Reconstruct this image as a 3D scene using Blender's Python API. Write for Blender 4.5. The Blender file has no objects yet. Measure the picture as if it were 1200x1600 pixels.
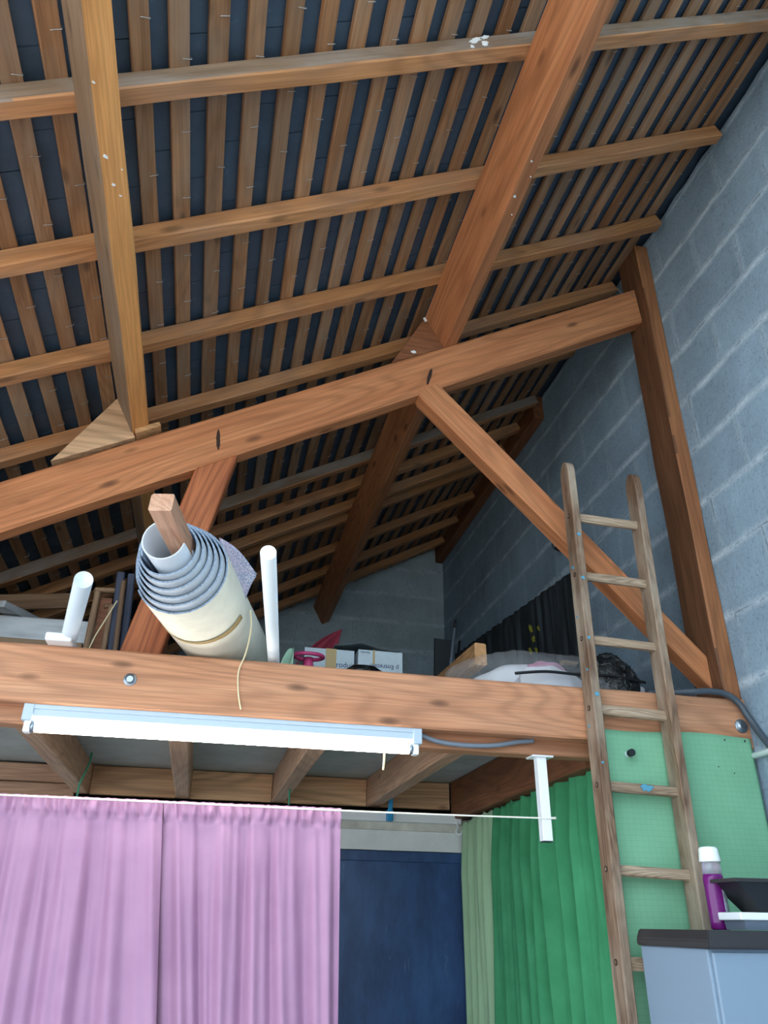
import bpy, bmesh, math, random
from mathutils import Vector, Matrix, noise

random.seed(7)
SC = bpy.context.scene
COL = SC.collection
Z0 = 1.6                                    # eye height: heights below are measured from the eye
TH = math.radians(28.6)                     # roof pitch
U = Vector((math.cos(TH), 0, math.sin(TH)))
N = Vector((-math.sin(TH), 0, math.cos(TH)))
R0 = Vector((.5528, 0, 2.198 + Z0))         # a point on top of the principal rafter
WALL = 1.976                                # inner face of the right hand wall


def P(x, y, z):
    return Vector((x, y, z + Z0))


def roof(s, y, h):
    v = R0 + U * s + N * h
    return Vector((v.x, y, v.z))


# ------------------------------------------------------------------ materials
def lin(c):
    return tuple((v / 255 / 12.92) if v / 255 <= .04045 else ((v / 255 + .055) / 1.055) ** 2.4 for v in c) + (1,)


class G:
    def __init__(s, name):
        s.m = bpy.data.materials.new(name)
        s.m.use_nodes = True
        s.t = s.m.node_tree
        s.t.nodes.clear()
        s.out = s.n('ShaderNodeOutputMaterial')
        s.b = s.n('ShaderNodeBsdfPrincipled')
        s.l(s.b.outputs[0], s.out.inputs[0])

    def n(s, typ, **kw):
        o = s.t.nodes.new(typ)
        for k, v in kw.items():
            setattr(o, k, v)
        return o

    def l(s, a, b):
        s.t.links.new(a, b)

    def val(s, sock, v):
        sock.default_value = v

    def math(s, op, a, b=None, clamp=False):
        o = s.n('ShaderNodeMath', operation=op, use_clamp=clamp)
        for i, v in enumerate((a, b)):
            if v is None:
                continue
            if isinstance(v, (int, float)):
                o.inputs[i].default_value = v
            else:
                s.l(v, o.inputs[i])
        return o.outputs[0]

    def mix(s, f, a, b, mode='MIX'):
        o = s.n('ShaderNodeMix', data_type='RGBA', blend_type=mode)
        for sock, v in ((o.inputs[0], f), (o.inputs[6], a), (o.inputs[7], b)):
            if isinstance(v, (int, float)):
                sock.default_value = v
            elif isinstance(v, tuple):
                sock.default_value = v
            else:
                s.l(v, sock)
        return o.outputs[2]

    def ramp(s, f, stops):
        o = s.n('ShaderNodeValToRGB')
        e = o.color_ramp.elements
        while len(e) < len(stops):
            e.new(.5)
        for el, (p, c) in zip(e, stops):
            el.position = p
            el.color = c if isinstance(c, tuple) else (c, c, c, 1)
        s.l(f, o.inputs[0])
        return o.outputs[0]

    def coords(s, scale=(1, 1, 1), rnd=True, src='Object'):
        tc = s.n('ShaderNodeTexCoord').outputs[src]
        if rnd:
            oi = s.n('ShaderNodeObjectInfo')
            k = s.math('MULTIPLY', oi.outputs['Random'], 37.0)
            cx = s.n('ShaderNodeCombineXYZ')
            for i in range(3):
                s.l(k, cx.inputs[i])
            a = s.n('ShaderNodeVectorMath', operation='ADD')
            s.l(tc, a.inputs[0])
            s.l(cx.outputs[0], a.inputs[1])
            tc = a.outputs[0]
        return tc

    def scale(s, v, sc):
        m = s.n('ShaderNodeVectorMath', operation='MULTIPLY')
        s.l(v, m.inputs[0])
        m.inputs[1].default_value = sc
        return m.outputs[0]

    def noise(s, v, scale, detail=3, rough=.55, dist=0):
        o = s.n('ShaderNodeTexNoise')
        s.l(v, o.inputs['Vector'])
        o.inputs['Scale'].default_value = scale
        o.inputs['Detail'].default_value = detail
        o.inputs['Roughness'].default_value = rough
        o.inputs['Distortion'].default_value = dist
        return o.outputs[0]

    def bump(s, h, strength, dist=.01):
        o = s.n('ShaderNodeBump')
        o.inputs['Strength'].default_value = strength
        o.inputs['Distance'].default_value = dist
        s.l(h, o.inputs['Height'])
        s.l(o.outputs[0], s.b.inputs['Normal'])

    def col(s, c):
        s.l(c, s.b.inputs['Base Color']) if not isinstance(c, tuple) else s.val(s.b.inputs['Base Color'], c)

    def rough(s, r):
        s.b.inputs['Roughness'].default_value = r


def wood(name, light, dark, grey=None, greyamt=0., rough=.62, knots=1., ring=.35, var=.3, sc=1.):
    g = G(name)
    v = g.coords()
    n1 = g.noise(g.scale(v, (1.1 * sc, 13 * sc, 13 * sc)), 1, 5, .6, .5)
    fib = g.noise(g.scale(v, (4 * sc, 150 * sc, 150 * sc)), 1, 2)
    cont = g.noise(g.scale(v, (.55 * sc, 5 * sc, 5 * sc)), 1, 1.5, .4, .25)
    rings = g.math('SINE', g.math('MULTIPLY', cont, 120.))
    rings = g.math('MULTIPLY', g.math('POWER', g.math('MULTIPLY', g.math('ADD', rings, 1.), .5), 2.2), ring)
    c = g.mix(g.ramp(n1, [(.3, 0.), (.72, 1.)]), lin(dark), lin(light))
    c = g.mix(rings, c, lin(tuple(x * .62 for x in dark)))
    c = g.mix(g.math('MULTIPLY', g.ramp(fib, [(.42, 1.), (.6, 0.)]), .28), c, lin(tuple(x * .6 for x in dark)))
    vo = g.n('ShaderNodeTexVoronoi')
    g.l(g.scale(v, (2.0, 5.8, 5.8)), vo.inputs['Vector'])
    vo.inputs['Scale'].default_value = 1.6
    kn = g.ramp(vo.outputs['Distance'], [(.05, .8), (.10, .5), (.155, 0.)])
    c = g.mix(g.math('MULTIPLY', kn, knots), c, lin(tuple(x * .42 for x in dark)))
    if grey:
        gn = g.noise(g.scale(v, (2.2, 6, 6)), 1, 4, .6)
        c = g.mix(g.math('MULTIPLY', g.ramp(gn, [(.42, 0.), (.66, 1.)]), greyamt), c, lin(grey))
    oi = g.n('ShaderNodeObjectInfo')
    vv = g.math('ADD', g.math('MULTIPLY', oi.outputs['Random'], var), 1. - var / 2)
    hs = g.n('ShaderNodeHueSaturation')
    g.l(vv, hs.inputs['Value'])
    g.l(c, hs.inputs['Color'])
    g.col(hs.outputs[0])
    g.rough(rough)
    g.b.inputs['Specular IOR Level'].default_value = .3
    g.bump(fib, .25, .002)
    return g.m


def plain(name, c, rough=.5, metal=0., noise_amt=0., nscale=20., alpha=None, spec=None):
    g = G(name)
    if noise_amt:
        v = g.coords()
        n = g.noise(v, nscale, 5, .6)
        g.col(g.mix(g.ramp(n, [(.35, 0.), (.7, 1.)]), lin(c), lin(tuple(x * (1 - noise_amt) for x in c))))
        g.bump(n, .15, .003)
    else:
        g.col(lin(c))
    g.rough(rough)
    g.b.inputs['Metallic'].default_value = metal
    if spec is not None:
        g.b.inputs['Specular IOR Level'].default_value = spec
    if alpha is not None:
        g.b.inputs['Alpha'].default_value = alpha
    return g.m


def fabric(name, c, c2, weave=700., sheen=.0, rough=.85, check=None, trans=0.):
    g = G(name)
    v = g.coords(rnd=False)
    n = g.noise(v, 5, 4, .6)
    base = g.mix(g.ramp(n, [(.35, 0.), (.7, 1.)]), lin(c), lin(c2))
    if check:
        w = g.n('ShaderNodeTexBrick')
        w.offset = 0.
        sx = g.n('ShaderNodeSeparateXYZ')
        g.l(v, sx.inputs[0])
        cx = g.n('ShaderNodeCombineXYZ')
        g.l(sx.outputs[0], cx.inputs[0])
        g.l(sx.outputs[2], cx.inputs[1])
        g.l(cx.outputs[0], w.inputs['Vector'])
        w.inputs['Scale'].default_value = 1.
        w.inputs['Brick Width'].default_value = check
        w.inputs['Row Height'].default_value = check * .8
        w.inputs['Mortar Size'].default_value = .0012
        w.inputs['Mortar Smooth'].default_value = .3
        base = g.mix(g.math('MULTIPLY', w.outputs['Fac'], .16), base, lin(tuple(x * .6 for x in c)))
    g.col(base)
    g.rough(rough)
    g.b.inputs['Specular IOR Level'].default_value = .2
    g.b.inputs['Sheen Weight'].default_value = sheen
    f = g.noise(v, weave, 1)
    g.bump(f, .08, .001)
    if trans:
        tr = g.n('ShaderNodeBsdfTranslucent')
        g.l(base, tr.inputs[0])
        mx = g.n('ShaderNodeMixShader')
        mx.inputs[0].default_value = trans
        g.l(g.b.outputs[0], mx.inputs[1])
        g.l(tr.outputs[0], mx.inputs[2])
        g.l(mx.outputs[0], g.out.inputs[0])
    return g.m


def blocks(name, axis, base, mortar, z_off, y_off, width=.51, row=.267):
    """Concrete block work with smeared lighter joints."""
    g = G(name)
    v = g.coords(rnd=False)
    sx = g.n('ShaderNodeSeparateXYZ')
    g.l(v, sx.inputs[0])
    wob = g.noise(v, 3.5, 2)
    wob2 = g.math('MULTIPLY', g.math('SUBTRACT', wob, .5), .035)
    cx = g.n('ShaderNodeCombineXYZ')
    g.l(g.math('ADD', g.math('SUBTRACT', sx.outputs[axis], y_off), wob2), cx.inputs[0])
    g.l(g.math('ADD', g.math('SUBTRACT', sx.outputs[2], z_off), wob2), cx.inputs[1])

    def brick(size, smooth):
        b = g.n('ShaderNodeTexBrick')
        b.offset = .5
        b.offset_frequency = 2
        g.l(cx.outputs[0], b.inputs['Vector'])
        b.inputs['Scale'].default_value = 1.
        b.inputs['Brick Width'].default_value = width
        b.inputs['Row Height'].default_value = row
        b.inputs['Mortar Size'].default_value = size
        b.inputs['Mortar Smooth'].default_value = smooth
        b.inputs['Bias'].default_value = 0.
        b.inputs['Color1'].default_value = (.25, .25, .25, 1)
        b.inputs['Color2'].default_value = (.75, .75, .75, 1)
        b.inputs['Mortar'].default_value = (.5, .5, .5, 1)
        return b
    wide, thin = brick(.03, 1.), brick(.005, .4)
    big = g.noise(v, 2.2, 5, .65)
    fine = g.noise(v, 70, 4, .7)
    mid = g.noise(v, 11, 5, .7)
    # bed joints: smeared, wide and light; upright joints: faint
    fr = g.math('FRACT', g.math('ADD', g.math('DIVIDE', g.math('ADD', g.math('SUBTRACT', sx.outputs[2], z_off), wob2), row), 40.5))
    dist = g.math('MULTIPLY', g.math('ABSOLUTE', g.math('SUBTRACT', fr, .5)), row)
    dist = g.math('ADD', dist, g.math('MULTIPLY', g.math('SUBTRACT', mid, .5), .035))
    bed = g.ramp(dist, [(.002, 1.), (.010, .6), (.028, 0.)])
    c = g.mix(g.ramp(big, [(.3, 0.), (.7, 1.)]), lin(base), lin(tuple(x * .84 for x in base)))
    c = g.mix(.14, c, wide.outputs['Color'], 'OVERLAY')
    up = g.math('MULTIPLY', wide.outputs['Fac'], g.ramp(mid, [(.35, 0.), (.65, .45)]))
    sm = g.math('MAXIMUM', g.math('MULTIPLY', bed, g.ramp(g.noise(v, 4.5, 4, .7), [(.3, .3), (.62, .9)])), up)
    c = g.mix(sm, c, lin(mortar))
    crack = g.math('MULTIPLY', thin.outputs['Fac'], g.ramp(mid, [(.47, .0), (.62, .55)]))
    c = g.mix(crack, c, lin(tuple(x * .5 for x in base)))
    c = g.mix(g.math('MULTIPLY', g.ramp(fine, [(.36, 1.), (.46, 0.)]), .3), c, lin(tuple(x * .55 for x in base)))
    g.col(c)
    g.rough(.93)
    g.b.inputs['Specular IOR Level'].default_value = .15
    h = g.math('ADD', g.math('MULTIPLY', fine, .35), g.math('ADD', g.math('MULTIPLY', mid, .5), g.math('MULTIPLY', sm, .5)))
    g.bump(h, .55, .02)
    return g.m


M = {}
M['rafter'] = wood('orange_pine', (198, 134, 90), (176, 110, 70), ring=.3, knots=.9)
M['purlin'] = wood('gold_pine', (218, 160, 98), (202, 140, 80), ring=.12, knots=.4)
M['beam'] = wood('pink_pine', (198, 148, 114), (184, 126, 92), ring=.3, knots=.9)
M['strut'] = wood('red_pine', (200, 124, 80), (172, 94, 56), ring=.45, knots=.6)
M['dark_beam'] = wood('brown_pine', (150, 100, 68), (116, 70, 46), ring=.3, knots=.5)
M['chevron'] = wood('chevron_pine', (204, 148, 98), (178, 120, 76), grey=(150, 138, 126), greyamt=.25, ring=.3, knots=.7)
M['batten'] = wood('batten_pine', (178, 134, 96), (136, 94, 62), grey=(150, 134, 116), greyamt=.5, ring=.25, knots=.9, var=.5)
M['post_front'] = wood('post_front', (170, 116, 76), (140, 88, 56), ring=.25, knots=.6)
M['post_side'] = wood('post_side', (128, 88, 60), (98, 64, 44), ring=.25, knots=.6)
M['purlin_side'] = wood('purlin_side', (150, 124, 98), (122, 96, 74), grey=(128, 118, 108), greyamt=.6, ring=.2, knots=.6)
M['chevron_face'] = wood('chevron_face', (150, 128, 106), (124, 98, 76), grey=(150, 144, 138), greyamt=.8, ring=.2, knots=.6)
M['joist'] = wood('joist_pine', (214, 176, 148), (194, 150, 122), ring=.25, knots=.5)
M['block'] = wood('blocking_pine', (226, 186, 146), (204, 158, 118), ring=.35, knots=1., sc=.7)
M['ladder'] = wood('weathered_ladder', (150, 122, 98), (96, 70, 54), grey=(170, 156, 138), greyamt=.8, ring=.5, knots=.5, sc=2.2)
M['rung'] = wood('weathered_rung', (204, 184, 160), (152, 124, 98), grey=(128, 104, 84), greyamt=.6, ring=.5, knots=.3, sc=3)
M['dusty'] = wood('dusty_board', (192, 196, 198), (164, 168, 172), grey=(198, 204, 208), greyamt=.9, ring=.15, knots=.3)
M['lath'] = wood('pale_lath', (168, 138, 108), (128, 98, 74), ring=.3, knots=.3)
M['offcut'] = wood('fresh_offcut', (218, 170, 120), (190, 140, 92), ring=.5, knots=.3, sc=3)
M['core_wood'] = wood('core_wood', (214, 172, 146), (188, 138, 108), ring=.3, knots=.3, sc=2)
M['blue_post'] = wood('blue_post', (84, 92, 112), (54, 60, 78), ring=.2, knots=.2)
M['block_right'] = blocks('block_wall_side', 1, (156, 180, 198), (200, 216, 226), 2.976 - 11 * .267, 2.491)
M['block_back'] = blocks('block_wall_end', 0, (190, 208, 216), (206, 220, 228), 2.976 - 11 * .267, .35)
M['render_wall'] = plain('white_plaster', (234, 238, 240), .85, noise_amt=.05, nscale=9)
M['white'] = plain('white_plastic', (236, 242, 246), .35)
M['lamp_body'] = plain('lamp_enamel', (176, 192, 206), .5)
M['white_metal'] = plain('white_enamel', (238, 243, 248), .3)
M['grey_pipe'] = plain('grey_white_plastic', (206, 216, 226), .4)
M['conduit'] = plain('grey_conduit', (112, 122, 134), .45)
M['dark_conduit'] = plain('dark_conduit', (66, 76, 86), .45)
M['steel'] = plain('galvanised_steel', (150, 160, 170), .35, .9)
M['hook'] = plain('hook_wire', (200, 196, 190), .35, .8)
M['black'] = plain('black_plastic', (26, 28, 32), .4)
M['gloss_black'] = plain('glossy_black', (52, 50, 52), .28)
M['cabinet'] = plain('grey_plastic_panel', (130, 150, 170), .45)
M['floor'] = plain('concrete_floor', (178, 174, 168), .85, noise_amt=.25, nscale=4)
M['loft'] = plain('grey_board', (184, 190, 188), .9, noise_amt=.12, nscale=5)
M['blue_door'] = None
M['cyan'] = plain('cyan_plastic', (40, 150, 205), .4)
M['blue_paint'] = plain('blue_paint', (84, 150, 176), .5)
M['green_cord'] = plain('green_cord', (70, 150, 120), .6)
M['cream_cord'] = plain('cream_cord', (226, 210, 170), .7)
M['string'] = plain('white_string', (242, 240, 228), .6)
M['tan'] = plain('brown_tape', (170, 146, 96), .5)
M['cardboard'] = plain('brown_card', (140, 116, 92), .85)
M['white_card'] = plain('white_card', (186, 200, 208), .8, noise_amt=.06)
M['ink'] = plain('blue_ink', (36, 56, 100), .7)
M['grey_film'] = plain('grey_film', (84, 96, 100), .5)
M['red_cloth'] = fabric('maroon_cloth', (140, 52, 68), (116, 40, 56))
M['pink'] = plain('pink_plastic', (186, 60, 112), .45)
M['mint'] = plain('mint_plastic', (150, 186, 160), .5)
M['dark_board'] = plain('dark_board', (34, 42, 46), .6)
M['dirt'] = plain('white_dropping', (226, 230, 230), .8)
M['slot'] = plain('dark_slot', (52, 34, 26), .9)
M['purple_curtain'] = fabric('mauve_fabric', (174, 134, 164), (164, 124, 156), trans=.06, rough=.55)
M['green_curtain'] = fabric('green_fabric', (72, 152, 108), (54, 130, 88), trans=.05)
M['pale_green'] = fabric('pale_green_fabric', (170, 204, 168), (160, 194, 156), trans=.1)
M['sheet'] = fabric('mint_sheet', (128, 184, 150), (118, 172, 138), check=.022)
M['black_cloth'] = None
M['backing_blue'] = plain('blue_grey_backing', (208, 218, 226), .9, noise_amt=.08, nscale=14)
M['backing'] = plain('cream_backing', (240, 238, 220), .9, noise_amt=.06, nscale=14)
M['cap_white'] = plain('bottle_cap', (240, 248, 246), .4)
M['pillow'] = fabric('pillow_cloth', (226, 226, 230), (204, 204, 212))
M['pinkcloth'] = fabric('pink_cloth', (196, 120, 152), (176, 140, 160))


def mk_pile():
    g = G('carpet_pile')
    v = g.coords(rnd=False)
    n = g.noise(v, 260, 2, .7)
    n2 = g.noise(v, 6, 2)
    c = g.mix(g.ramp(n, [(.42, 0.), (.58, 1.)]), lin((104, 136, 170)), lin((214, 208, 220)))
    c = g.mix(g.math('MULTIPLY', g.ramp(n2, [(.4, 0.), (.6, 1.)]), .35), c, lin((206, 168, 184)))
    g.col(c)
    g.rough(.95)
    g.bump(n, .6, .004)
    return g.m


def mk_door():
    g = G('blue_door_paint')
    v = g.coords(rnd=False)
    n = g.noise(g.scale(v, (3, 3, 1.2)), 1.6, 6, .65)
    n2 = g.noise(g.scale(v, (22, 22, 4)), 1., 4, .7)
    c = g.mix(g.ramp(n, [(.38, 0.), (.7, 1.)]), lin((38, 62, 104)), lin((62, 98, 150)))
    c = g.mix(g.math('MULTIPLY', g.ramp(n2, [(.66, 0.), (.76, 1.)]), .35), c, lin((150, 176, 205)))
    g.col(c)
    g.rough(.38)
    return g.m


def mk_black_cloth():
    g = G('black_striped_cloth')
    v = g.coords(rnd=False)
    n = g.noise(g.scale(v, (1, 28, 1.5)), 1., 3)
    g.col(g.mix(g.ramp(n, [(.4, 0.), (.7, 1.)]), lin((30, 37, 41)), lin((70, 80, 86))))
    g.rough(.8)
    return g.m


def mk_film(name, tint, alpha, rough=.12):
    g = G(name)
    v = g.coords()
    n = g.noise(v, 26, 4, .65, 1.)
    g.col(lin(tint))
    g.rough(rough)
    g.b.inputs['Specular IOR Level'].default_value = .9
    g.b.inputs['Alpha'].default_value = alpha
    g.bump(n, .9, .02)
    return g.m


def mk_liquid(name, c, trans, rough=.12):
    g = G(name)
    g.col(lin(c))
    g.rough(rough)
    g.b.inputs['Transmission Weight'].default_value = trans
    g.b.inputs['IOR'].default_value = 1.4
    return g.m


def mk_slate():
    g = G('slate_underside')
    v = g.coords(rnd=False)
    n = g.noise(v, 5, 5, .65)
    f = g.noise(g.scale(v, (1, 1, 1)), 40, 4, .7)
    c = g.mix(g.ramp(n, [(.3, 0.), (.7, 1.)]), lin((44, 60, 76)), lin((60, 78, 96)))
    c = g.mix(g.math('MULTIPLY', g.ramp(f, [(.62, 0.), (.75, 1.)]), .25), c, lin((120, 132, 144)))
    g.col(c)
    g.rough(.55)
    g.bump(n, .3, .01)
    return g.m


def mk_tube():
    g = G('lit_tube')
    g.b.inputs['Base Color'].default_value = (1, 1, 1, 1)
    g.b.inputs['Emission Color'].default_value = (1., .97, .86, 1)
    g.b.inputs['Emission Strength'].default_value = 14.
    return g.m


M['pile'] = mk_pile()
M['pile_edge'] = plain('pile_edge', (150, 168, 190), .95, noise_amt=.35, nscale=160)
M['blue_door'] = mk_door()
M['black_cloth'] = mk_black_cloth()
M['film'] = mk_film('clear_film', (214, 218, 222), .17)
M['black_film'] = mk_film('black_film', (20, 26, 28), 1., .15)
M['purple_liquid'] = mk_liquid('purple_liquid', (120, 30, 120), .25)
M['clear_plastic'] = mk_liquid('clear_plastic', (220, 210, 226), .7, .2)
M['smoke_plastic'] = mk_liquid('smoke_plastic', (120, 134, 152), .35, .2)
M['slate'] = mk_slate()
M['tube'] = mk_tube()
M['label_grey'] = plain('printed_label', (170, 182, 192), .5, noise_amt=.35, nscale=60)
M['patchy_wood'] = plain('raw_lintel', (226, 224, 214), .8, noise_amt=.22, nscale=7)


# ------------------------------------------------------------------ mesh helpers
def link(name, bm, mat, parent=None, smooth=False, loc=None, mats=None):
    me = bpy.data.meshes.new(name)
    bmesh.ops.recalc_face_normals(bm, faces=bm.faces[:])
    bm.to_mesh(me)
    bm.free()
    for m in (mats or [mat]):
        me.materials.append(m)
    if smooth:
        for p in me.polygons:
            p.use_smooth = True
    o = bpy.data.objects.new(name, me)
    COL.objects.link(o)
    if loc is not None:
        o.location = loc
    if parent is not None:
        o.parent = parent
    return o


def tag(o, label, cat, group=None, kind=None):
    o['label'] = label
    o['category'] = cat
    if group:
        o['group'] = group
    if kind:
        o['kind'] = kind
    return o


def empty(name, loc, label, cat, group=None):
    o = bpy.data.objects.new(name, None)
    o.empty_display_size = .05
    COL.objects.link(o)
    o.location = loc
    return tag(o, label, cat, group)


def structure(o):
    o['kind'] = 'structure'
    return o


def bm_box(bm, x0, x1, y0, y1, z0, z1, bev=0., mi=0):
    vs = [bm.verts.new((x, y, z)) for z in (z0, z1) for x, y in ((x0, y0), (x1, y0), (x1, y1), (x0, y1))]
    fs = [bm.faces.new([vs[i] for i in f]) for f in ((3, 2, 1, 0), (4, 5, 6, 7), (0, 1, 5, 4), (1, 2, 6, 5), (2, 3, 7, 6), (3, 0, 4, 7))]
    for f in fs:
        f.material_index = mi
    if bev:
        es = list({e for f in fs for e in f.edges})
        bmesh.ops.bevel(bm, geom=es, offset=bev, segments=2, profile=.5, affect='EDGES')
    return vs


def box(name, lo, hi, mat, parent=None, bev=.003, loc=None):
    """Box in absolute coordinates with its origin at the middle of its base."""
    c = Vector(((lo[0] + hi[0]) / 2, (lo[1] + hi[1]) / 2, lo[2]))
    bm = bmesh.new()
    bm_box(bm, lo[0] - c.x, hi[0] - c.x, lo[1] - c.y, hi[1] - c.y, 0, hi[2] - lo[2], bev)
    off = c - (parent_origin(parent) if parent else Vector())
    return link(name, bm, mat, parent, loc=off)


def parent_origin(p):
    v = Vector(p.location)
    while p.parent:
        p = p.parent
        v += p.location
    return v


def bm_bar(bm, L, w, d, cham=.005, seg=14, jit=.0012, cut0=0., cut1=0.):
    """Sawn timber along local X (0..L), w along Y, d along Z, arrises eased, slightly uneven.
    cut0 / cut1 shear the ends along Z."""
    a, b, c = w / 2, d / 2, cham
    prof = [(-a + c, -b), (a - c, -b), (a, -b + c), (a, b - c), (a - c, b), (-a + c, b), (-a, b - c), (-a, -b + c)]
    rings = []
    sd = random.random() * 100
    for i in range(seg + 1):
        t = i / seg
        ring = []
        for k, (y, z) in enumerate(prof):
            sh = (cut0 * (1 - t) + cut1 * t) * z
            j = Vector((0, noise.noise(Vector((t * L * 3.1, k * .35, sd))), noise.noise(Vector((t * L * 3.1, k * .35, sd + 9))))) * jit * 2
            ring.append(bm.verts.new((t * L + sh, y + j.y, z + j.z)))
        rings.append(ring)
    for i in range(seg):
        for k in range(8):
            q = (k + 1) % 8
            bm.faces.new((rings[i][k], rings[i][q], rings[i + 1][q], rings[i + 1][k]))
    bm.faces.new(rings[0][::-1])
    bm.faces.new(rings[-1])


def frame(p0, p1, up):
    x = (p1 - p0).normalized()
    z = (up - x * up.dot(x)).normalized()
    y = z.cross(x)
    m = Matrix((x, y, z)).transposed().to_4x4()
    m.translation = p0
    return m


def bar(name, p0, p1, w, d, mat, up=Vector((0, 0, 1)), parent=None, **kw):
    bm = bmesh.new()
    bm_bar(bm, (p1 - p0).length, w, d, **kw)
    o = link(name, bm, mat)
    m = frame(p0, p1, up)
    if parent:
        o.parent = parent
        m = Matrix.Translation(-parent_origin(parent)) @ m
    o.matrix_basis = m
    return o


def turn_grain(o, ang):
    """Turn the local axes about Y so that the grain follows the timber."""
    r = Matrix.Rotation(-ang, 4, 'Y')
    o.data.transform(r.inverted())
    o.matrix_basis = Matrix.Translation(o.location) @ r


def side_material(o, mat, test):
    """Give the faces whose local normal passes test a second material of their own."""
    o.data.materials.append(mat)
    for f in o.data.polygons:
        if test(f.normal):
            f.material_index = 1


def prism(name, pts, y0, y1, mat, parent=None, bev=.003):
    """Polygon in the X/Z plane given in world coordinates, extruded from y0 to y1."""
    ox = sum(p[0] for p in pts) / len(pts)
    oz = min(p[1] for p in pts)
    bm = bmesh.new()
    a = [bm.verts.new((x - ox, 0, z - oz)) for x, z in pts]
    b = [bm.verts.new((x - ox, y1 - y0, z - oz)) for x, z in pts]
    n = len(pts)
    bm.faces.new(a)
    bm.faces.new(b[::-1])
    for i in range(n):
        bm.faces.new((a[i], b[i], b[(i + 1) % n], a[(i + 1) % n]))
    if bev:
        bmesh.ops.bevel(bm, geom=bm.edges[:], offset=bev, segments=1, affect='EDGES')
    off = Vector((ox, y0, oz)) - (parent_origin(parent) if parent else Vector())
    return link(name, bm, mat, parent, loc=off)


def bm_tube(bm, pts, r, n=10, cap=True, mi=0):
    rings = []
    prev = None
    for i, p in enumerate(pts):
        t = (pts[min(i + 1, len(pts) - 1)] - pts[max(i - 1, 0)]).normalized()
        if prev is None:
            a = t.orthogonal().normalized()
        else:
            a = (prev - t * prev.dot(t)).normalized()
        prev = a
        b = t.cross(a)
        rr = r[i] if isinstance(r, (list, tuple)) else r
        rings.append([bm.verts.new(p + (a * math.cos(2 * math.pi * k / n) + b * math.sin(2 * math.pi * k / n)) * rr) for k in range(n)])
    for i in range(len(pts) - 1):
        for k in range(n):
            f = bm.faces.new((rings[i][k], rings[i][(k + 1) % n], rings[i + 1][(k + 1) % n], rings[i + 1][k]))
            f.material_index = mi
            f.smooth = True
    if cap:
        for f in (bm.faces.new(rings[0][::-1]), bm.faces.new(rings[-1])):
            f.material_index = mi
    return rings


def smooth_path(pts, n=8):
    out = []
    for i in range(len(pts) - 1):
        p0, p1, p2, p3 = pts[max(i - 1, 0)], pts[i], pts[i + 1], pts[min(i + 2, len(pts) - 1)]
        for k in range(n):
            t = k / n
            out.append(.5 * ((2 * p1) + (p2 - p0) * t + (2 * p0 - 5 * p1 + 4 * p2 - p3) * t * t + (3 * p1 - p0 - 3 * p2 + p3) * t ** 3))
    out.append(pts[-1].copy())
    return out


def tube(name, pts, r, mat, parent=None, n=10, smooth=True, curve=True):
    o0 = pts[0].copy()
    path = smooth_path([p - o0 for p in pts]) if curve and len(pts) > 2 else [p - o0 for p in pts]
    bm = bmesh.new()
    bm_tube(bm, path, r, n)
    off = o0 - (parent_origin(parent) if parent else Vector())
    return link(name, bm, mat, parent, loc=off)


def pipe(name, p0, p1, r, wall, mat, parent=None, n=28, closed=False):
    """Hollow pipe; closed gives it a domed end at p0."""
    L = (p1 - p0).length
    bm = bmesh.new()
    prof = []
    if closed:
        for k in range(7):
            a = k / 6 * math.pi / 2
            prof.append((r * .55 * (1 - math.sin(a)), max(r * math.cos(math.pi / 2 - a), .0004)))
        prof.append((L, r))
    else:
        prof = [(L, r - wall), (.001, r - wall), (0, r - wall + .0008), (0, r - .001), (.001, r), (L, r)]
    rings = []
    for x, rr in prof:
        rings.append([bm.verts.new((x, rr * math.cos(2 * math.pi * k / n), rr * math.sin(2 * math.pi * k / n))) for k in range(n)])
    for i in range(len(rings) - 1):
        for k in range(n):
            bm.faces.new((rings[i][k], rings[i][(k + 1) % n], rings[i + 1][(k + 1) % n], rings[i + 1][k])).smooth = True
    if closed:
        bm.faces.new(rings[0])
        bm.faces.new(rings[-1])
    else:
        for k in range(n):
            bm.faces.new((rings[0][k], rings[0][(k + 1) % n], rings[-1][(k + 1) % n], rings[-1][k]))
    o = link(name, bm, mat)
    m = frame(p0, p1, Vector((0, 0, 1)))
    if parent:
        o.parent = parent
        m = Matrix.Translation(-parent_origin(parent)) @ m
    o.matrix_basis = m
    return o


def lathe(name, prof, mat, loc, parent=None, n=28, sx=1., sy=1.):
    bm = bmesh.new()
    rings = [[bm.verts.new((r * sx * math.cos(2 * math.pi * k / n), r * sy * math.sin(2 * math.pi * k / n), z)) for k in range(n)] for r, z in prof]
    for i in range(len(rings) - 1):
        for k in range(n):
            bm.faces.new((rings[i][k], rings[i][(k + 1) % n], rings[i + 1][(k + 1) % n], rings[i + 1][k])).smooth = True
    bm.faces.new(rings[0][::-1])
    bm.faces.new(rings[-1])
    off = loc - (parent_origin(parent) if parent else Vector())
    return link(name, bm, mat, parent, loc=off)


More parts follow.
